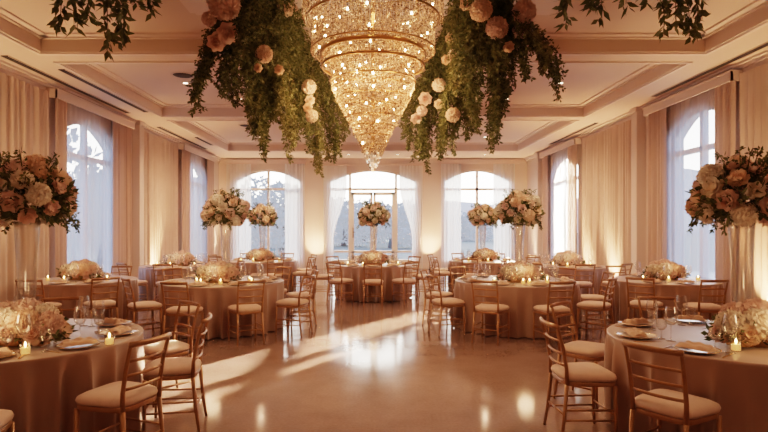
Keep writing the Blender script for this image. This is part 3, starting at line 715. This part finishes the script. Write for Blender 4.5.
def table_root(loc, Rr, label):
    t = tag(empty('banquet_table', loc), label, 'table')
    MB().lathe([(0, TOP-.03), (Rr-.03, TOP-.03), (Rr-.02, TOP-.02), (Rr-.03, TOP-.008), (0, TOP-.008)], 40).build('tabletop', 'tabletop', t, True)
    for k in range(4):
        a = PI/4 + k*PI/2; MB().tube([(Rr*.6*math.cos(a), Rr*.6*math.sin(a), 0), (Rr*.55*math.cos(a), Rr*.55*math.sin(a), TOP-.03)], .016, 8).build('leg', 'steel', t, True)
DIRS = ['right', 'rear right flank', 'rear right', 'rear centre right', 'rear centre', 'rear centre left', 'rear left', 'rear left flank',
        'left', 'front left flank', 'front left', 'front centre left', 'front centre', 'front centre right', 'front right', 'front right flank']
def where(a): return DIRS[int(((a % 360) + 11.25)//22.5) % 16]
TAKEN = []
def free(x, y, T):
    if abs(x) > 5.5: return False
    for (T2, tx, ty, tr, *_r) in tables:
        if T2 != T and math.hypot(x-tx, y-ty) < tr + .30: return False
    return all(math.hypot(x-a, y-b) > .64 for a, b in TAKEN)
def chair_at(x, y, face, w, T):
    TAKEN.append((x, y))
    """face: direction the sitter looks, degrees"""
    CHAIR((x, y, 0), R(face - 90), 'gold ladder-back chair with cream pad, %s seat of the %s' % (w, T), 'chair', 'ladder-back chairs of the %s' % T)
tables = [  # name, x, y, radius, chair angles, chair radius, detail
    ('front left table', -2.84, 4.48, .93, None, 1.2, 2), ('front right table', 2.86, 4.47, .92, None, 1.2, 2),
    ('middle left table', -2.44, 9.1, .98, [-100, -60, -20, 20, 60, 100, 140, 180, 220], 1.25, 2), ('middle right table', 2.33, 9.15, .98, [-120, -80, -40, 0, 40, 80, 120, 160, 200], 1.25, 2),
    ('left window table', -4.82, 9.3, .84, [-92, -50, -8, 34, 88, 128], 1.12, 1), ('right window table', 4.82, 9.3, .84, [-90, -130, -172, 146, 98, 58], 1.12, 1),
    ('left drape-wall table', -4.32, 12.6, .88, [-125, -85, -45, -5, 35, 75, 115], 1.15, 1), ('right drape-wall table', 4.32, 12.5, .88, [-55, -95, -135, -175, 145, 105, 65], 1.15, 1),
    ('back left table', -2.85, 14.4, .88, [-112, -66, -20, 26, 72, 118, 164, 208], 1.16, 1), ('back right table', 2.83, 14.4, .88, [-68, -114, -160, 154, 108, 62, 16, -28], 1.16, 1),
    ('centre door table', 0, 13.0, .90, [-90, -126, -54, 178, 2, 45, 90, 135], 1.18, 1)]
custom = {'front left table': [(-1.77, 3.91, 161, 'front right'), (-1.67, 4.68, 188, 'right'), (-2.02, 5.40, 226, 'rear right'), (-3.2, 5.68, 290, 'rear centre left'), (-2.40, 3.28, 108, 'front centre right')],
          'front right table': [(1.99, 3.70, 34, 'front left'), (1.68, 4.50, 2, 'left'), (2.05, 5.36, -46, 'rear left'), (3.0, 5.70, -95, 'rear centre')]}
tall = {'front left table': (-2.83, 4.58), 'front right table': (3.0, 4.56), 'middle left table': (-2.4, 9.15), 'middle right table': (2.4, 9.2), 'back left table': (-2.85, 14.45), 'back right table': (2.83, 14.45), 'centre door table': (.02, 13.1)}
cloth_cat = 'tablecloth'
for ti, (T, x, y, Rr, angs, cr_, det) in enumerate(tables):
    table_root((x, y, 0), Rr, 'round banquet table hidden under the cloth, the ' + T)
    c = cloth_mesh(Rr, 100+ti).build('tablecloth', 'cloth', smooth=True); c.location = (x, y, 0)
    tag(c, 'floor-length rose taupe satin cloth draped in folds over the ' + T, 'tablecloth', 'rose taupe tablecloths')
    SET = []; OCC = []; Z = TOP + .0015; fy = y - ((.28 if Rr > .9 else .25) if T in tall else .05) - (.03 if ti == 1 else 0); lx = x + (.19 if ti == 0 else 0); rr = random.Random(200+ti)
    if angs is None:
        sets = []
        for (cx, cy, fc, w) in custom[T]:
            chair_at(cx, cy, fc, w, T); sets.append((math.degrees(math.atan2(cy-y, cx-x)), w))
        if T == 'front right table': sets += [(-72, 'front centre right'), (-30, 'front right')]
        else: sets += [(-150, 'front left'), (175, 'left')]
    else:
        sets = []
        for a in angs:
            j = rr.uniform(-3, 3); r2 = cr_ + rr.uniform(-.02, .03)
            if not free(x + r2*math.cos(R(a)), y + r2*math.sin(R(a)), T): continue
            chair_at(x + r2*math.cos(R(a)), y + r2*math.sin(R(a)), a + 180 + j, where(a), T); sets.append((a, where(a)))
    for (a, w) in sets:
        ca, sa = math.cos(R(a)), math.sin(R(a)); P = lambda rad, side=0: (x + rad*ca - side*sa, y + rad*sa + side*ca, Z)
        rz = R(a + 90)
        g = ' of the ' + T
        pr = Rr - .17
        PLATE(P(pr), rz, 'white gilt-rimmed plate, %s seat%s' % (w, g), 'plate', 'plates' + g)
        NAPKIN((P(pr)[0], P(pr)[1], Z), rz + rr.uniform(-.3, .3), 'puffed blush folded napkin, %s seat%s' % (w, g), 'napkin', 'napkins' + g)
        OCC.append(P(pr)[:2]); clear = lambda p: ((p[0]-lx)/.44)**2 + ((p[1]-fy)/.25)**2 > 1
        wp = next((p for p in (P(Rr - .37, .15), P(Rr - .30, .17), P(Rr - .30, -.17), P(Rr - .22, .2)) if clear(p)), None)
        gp = next((p for p in (P(Rr - .34, .06), P(Rr - .33, .07), P(Rr - .24, -.2)) if clear(p)), None)
        SET += [p[:2] for p in (wp, gp) if p]
        if wp: WINE(wp, 0, 'tall clear wine glass, %s seat%s' % (w, g), 'wine glass', 'wine glasses' + g)
        if gp: GOBLET(gp, 0, 'short clear water goblet, %s seat%s' % (w, g), 'water glass', 'water goblets' + g)
        if det == 2:
            FORK(P(pr, -.19), rz, 'gold dinner fork, %s seat%s' % (w, g), 'fork', 'forks' + g)
            KNIFE(P(pr, .19), rz, 'gold dinner knife, %s seat%s' % (w, g), 'knife', 'knives' + g)
    if T in tall:
        vx, vy = tall[T]
        VASE((vx, vy, Z), 0, 'tall clear glass trumpet vase standing on the ' + T, 'vase', 'tall trumpet vases')
        BOUQ((vx, vy, Z + .93), ti*1.3, 'round bouquet of cream and blush roses with ferns above the ' + T, 'bouquet', 'tall rose bouquets')
        src = Vector((vx*.86 + (.0 if vy > 12 else (.35 if vx > 0 else -.35)), vy - 2.4, REC - .05 if vy > 8 else CZ - .05)); aim = Vector((vx, vy, 2.0))
        if vy > 8: lamp('SPOT', src, 620 if vy < 12 else 760, (1, .68, .44), .04, (aim - src).to_track_quat('-Z', 'Y').to_euler(), R(26), .8)  # unseen pin-spot added to brighten the bouquet
    LOW((lx, fy, Z), rr.uniform(-.15, .15), 'low mound of cream hydrangeas and greenery on the ' + T, 'flower arrangement', 'low flower arrangements')
    cs = [(-.42, -.15, 'left of the flowers'), (.42, -.15, 'right of the flowers'), (-.1, -.29, 'in front of the flowers')]
    if det == 2: cs += [(.12, -.30, 'in front of the flowers, right of centre'), (.47, .02, 'far right of the flowers')]
    for (dx, dy, w) in cs:
        q = [(lx + dx*k*1.06 + e, fy + dy*k2 - .03) for k2 in (1, 1.1, 1.2) for k in (1, 1.12, .9) for e in (0, .07, -.07, .12, -.12)]
        q = next((p for p in q if all(math.hypot(p[0]-a, p[1]-b) > .085 for a, b in SET) and all(math.hypot(p[0]-a, p[1]-b) > .2 for a, b in OCC)), None)
        if q is None: continue
        SET.append(q)
        CANDLE((q[0], q[1], Z), 0, 'lit votive candle %s, %s' % (w, T), 'candle', 'votive candles of the ' + T)
    lamp('POINT', (lx, fy - .34, Z + .30), 5 if det == 2 else 3, (1, .58, .31), .12)

# ------------------------------------------------------------------ outside
tag(MB().box(-90, 90, WD + .32, 160, -.5, -.15).build('ground', 'lawn'), kind='structure')
tag(MB().box(-90, -6.34, -30, WD + .32, -.5, -.15).box(6.34, 90, -30, WD + .32, -.5, -.15).build('terrace_ground', 'terrace'), kind='structure')
m = MB()
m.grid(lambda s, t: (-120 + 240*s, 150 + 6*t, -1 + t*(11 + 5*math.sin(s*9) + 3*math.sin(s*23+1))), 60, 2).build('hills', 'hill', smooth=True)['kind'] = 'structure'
def tree(x, y, h, w, label, seed):
    t = tag(empty('garden_tree', (x, y, -.15)), label, 'tree', 'hazy trees outside'); r = random.Random(seed)
    MB().tube([(0,0,0), (.1,0,h*.3), (0,.1,h*.75)], [w*.08, w*.06, w*.02], 8).build('trunk', 'bark', t, True)
    m = MB()
    blobs = [(r.uniform(-.5,.5)*w, r.uniform(-.4,.4)*w, h*r.uniform(.3, .85), w*r.uniform(.25,.42)) for _ in range(16)]
    for b in blobs:
        for i in range(240):
            d = vec_rand(r); p = Vector(b[:3]) + d*b[3]*r.uniform(.6, 1.05); ld = (d + vec_rand(r)).normalized()
            m.leaf(p, ld, ld.cross(vec_rand(r)).normalized(), r.uniform(.25, .45), r.uniform(.08, .14))
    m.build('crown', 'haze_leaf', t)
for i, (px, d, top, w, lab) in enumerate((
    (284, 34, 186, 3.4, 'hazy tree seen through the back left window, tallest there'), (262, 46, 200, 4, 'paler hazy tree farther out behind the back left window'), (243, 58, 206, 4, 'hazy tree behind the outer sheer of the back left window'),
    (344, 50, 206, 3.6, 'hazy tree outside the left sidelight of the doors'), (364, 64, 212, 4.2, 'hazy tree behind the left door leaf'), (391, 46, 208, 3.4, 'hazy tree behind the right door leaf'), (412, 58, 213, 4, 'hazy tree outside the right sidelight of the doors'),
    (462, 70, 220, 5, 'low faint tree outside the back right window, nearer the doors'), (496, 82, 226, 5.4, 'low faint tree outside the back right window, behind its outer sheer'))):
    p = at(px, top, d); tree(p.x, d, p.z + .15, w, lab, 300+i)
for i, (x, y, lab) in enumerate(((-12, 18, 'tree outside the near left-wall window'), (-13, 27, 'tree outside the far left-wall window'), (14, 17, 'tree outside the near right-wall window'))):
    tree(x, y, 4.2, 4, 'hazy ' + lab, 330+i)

# ------------------------------------------------------------------ sky, sun, camera
w = bpy.data.worlds.new('sky'); bpy.context.scene.world = w; w.use_nodes = True; nt = w.node_tree
for n in list(nt.nodes): nt.nodes.remove(n)
out = nt.nodes.new('ShaderNodeOutputWorld'); bg = nt.nodes.new('ShaderNodeBackground'); tc = nt.nodes.new('ShaderNodeTexCoord'); sep = nt.nodes.new('ShaderNodeSeparateXYZ')
nt.links.new(tc.outputs['Generated'], sep.inputs[0])
mr = nt.nodes.new('ShaderNodeMapRange'); mr.interpolation_type = 'SMOOTHSTEP'; mr.inputs['From Min'].default_value = .55; mr.inputs['From Max'].default_value = .95
nt.links.new(sep.outputs['Y'], mr.inputs[0])
mc = nt.nodes.new('ShaderNodeMix'); mc.data_type = 'RGBA'; nt.links.new(mr.outputs[0], mc.inputs[0])
mc.inputs[6].default_value = (.34, .55, 1.0, 1); mc.inputs[7].default_value = (1.0, .93, .82, 1); nt.links.new(mc.outputs[2], bg.inputs[0])
ms = nt.nodes.new('ShaderNodeMapRange'); ms.inputs['To Min'].default_value = 3.0; ms.inputs['To Max'].default_value = 14; nt.links.new(mr.outputs[0], ms.inputs[0]); nt.links.new(ms.outputs[0], bg.inputs[1])
nt.links.new(bg.outputs[0], out.inputs[0])
# low sun slipping past the sheer of the far right-wall window
sun_from = Vector((6 + 30*.565, 18.5 + 30*.826, .235*43.4)); tgt = Vector((6, 18.5, .235*13.4*.82))
o = lamp('SPOT', sun_from, 4000000, (1, .78, .55), .12, (tgt - sun_from).to_track_quat('-Z', 'Y').to_euler(), R(8), .1)

cam = bpy.data.cameras.new('camera'); co = bpy.data.objects.new('camera', cam); col.objects.link(co)
co.location = (0, 0, H); co.rotation_euler = (R(90), 0, 0); cam.sensor_width = 36; cam.lens = F*36/768
cam.shift_x = (384 - VX)/768; cam.shift_y = (VY - 216)/768; cam.clip_end = 500
sc = bpy.context.scene; sc.camera = co
sc.view_settings.view_transform = 'Filmic'; sc.view_settings.look = 'Medium High Contrast'; sc.view_settings.exposure = .12
sc.cycles.max_bounces = 8; sc.cycles.transparent_max_bounces = 16; sc.cycles.diffuse_bounces = 4; sc.cycles.glossy_bounces = 4; sc.cycles.sample_clamp_indirect = 6; sc.cycles.caustics_reflective = False; sc.cycles.caustics_refractive = False
sc.cycles.use_denoising = True; sc.cycles.use_light_tree = False
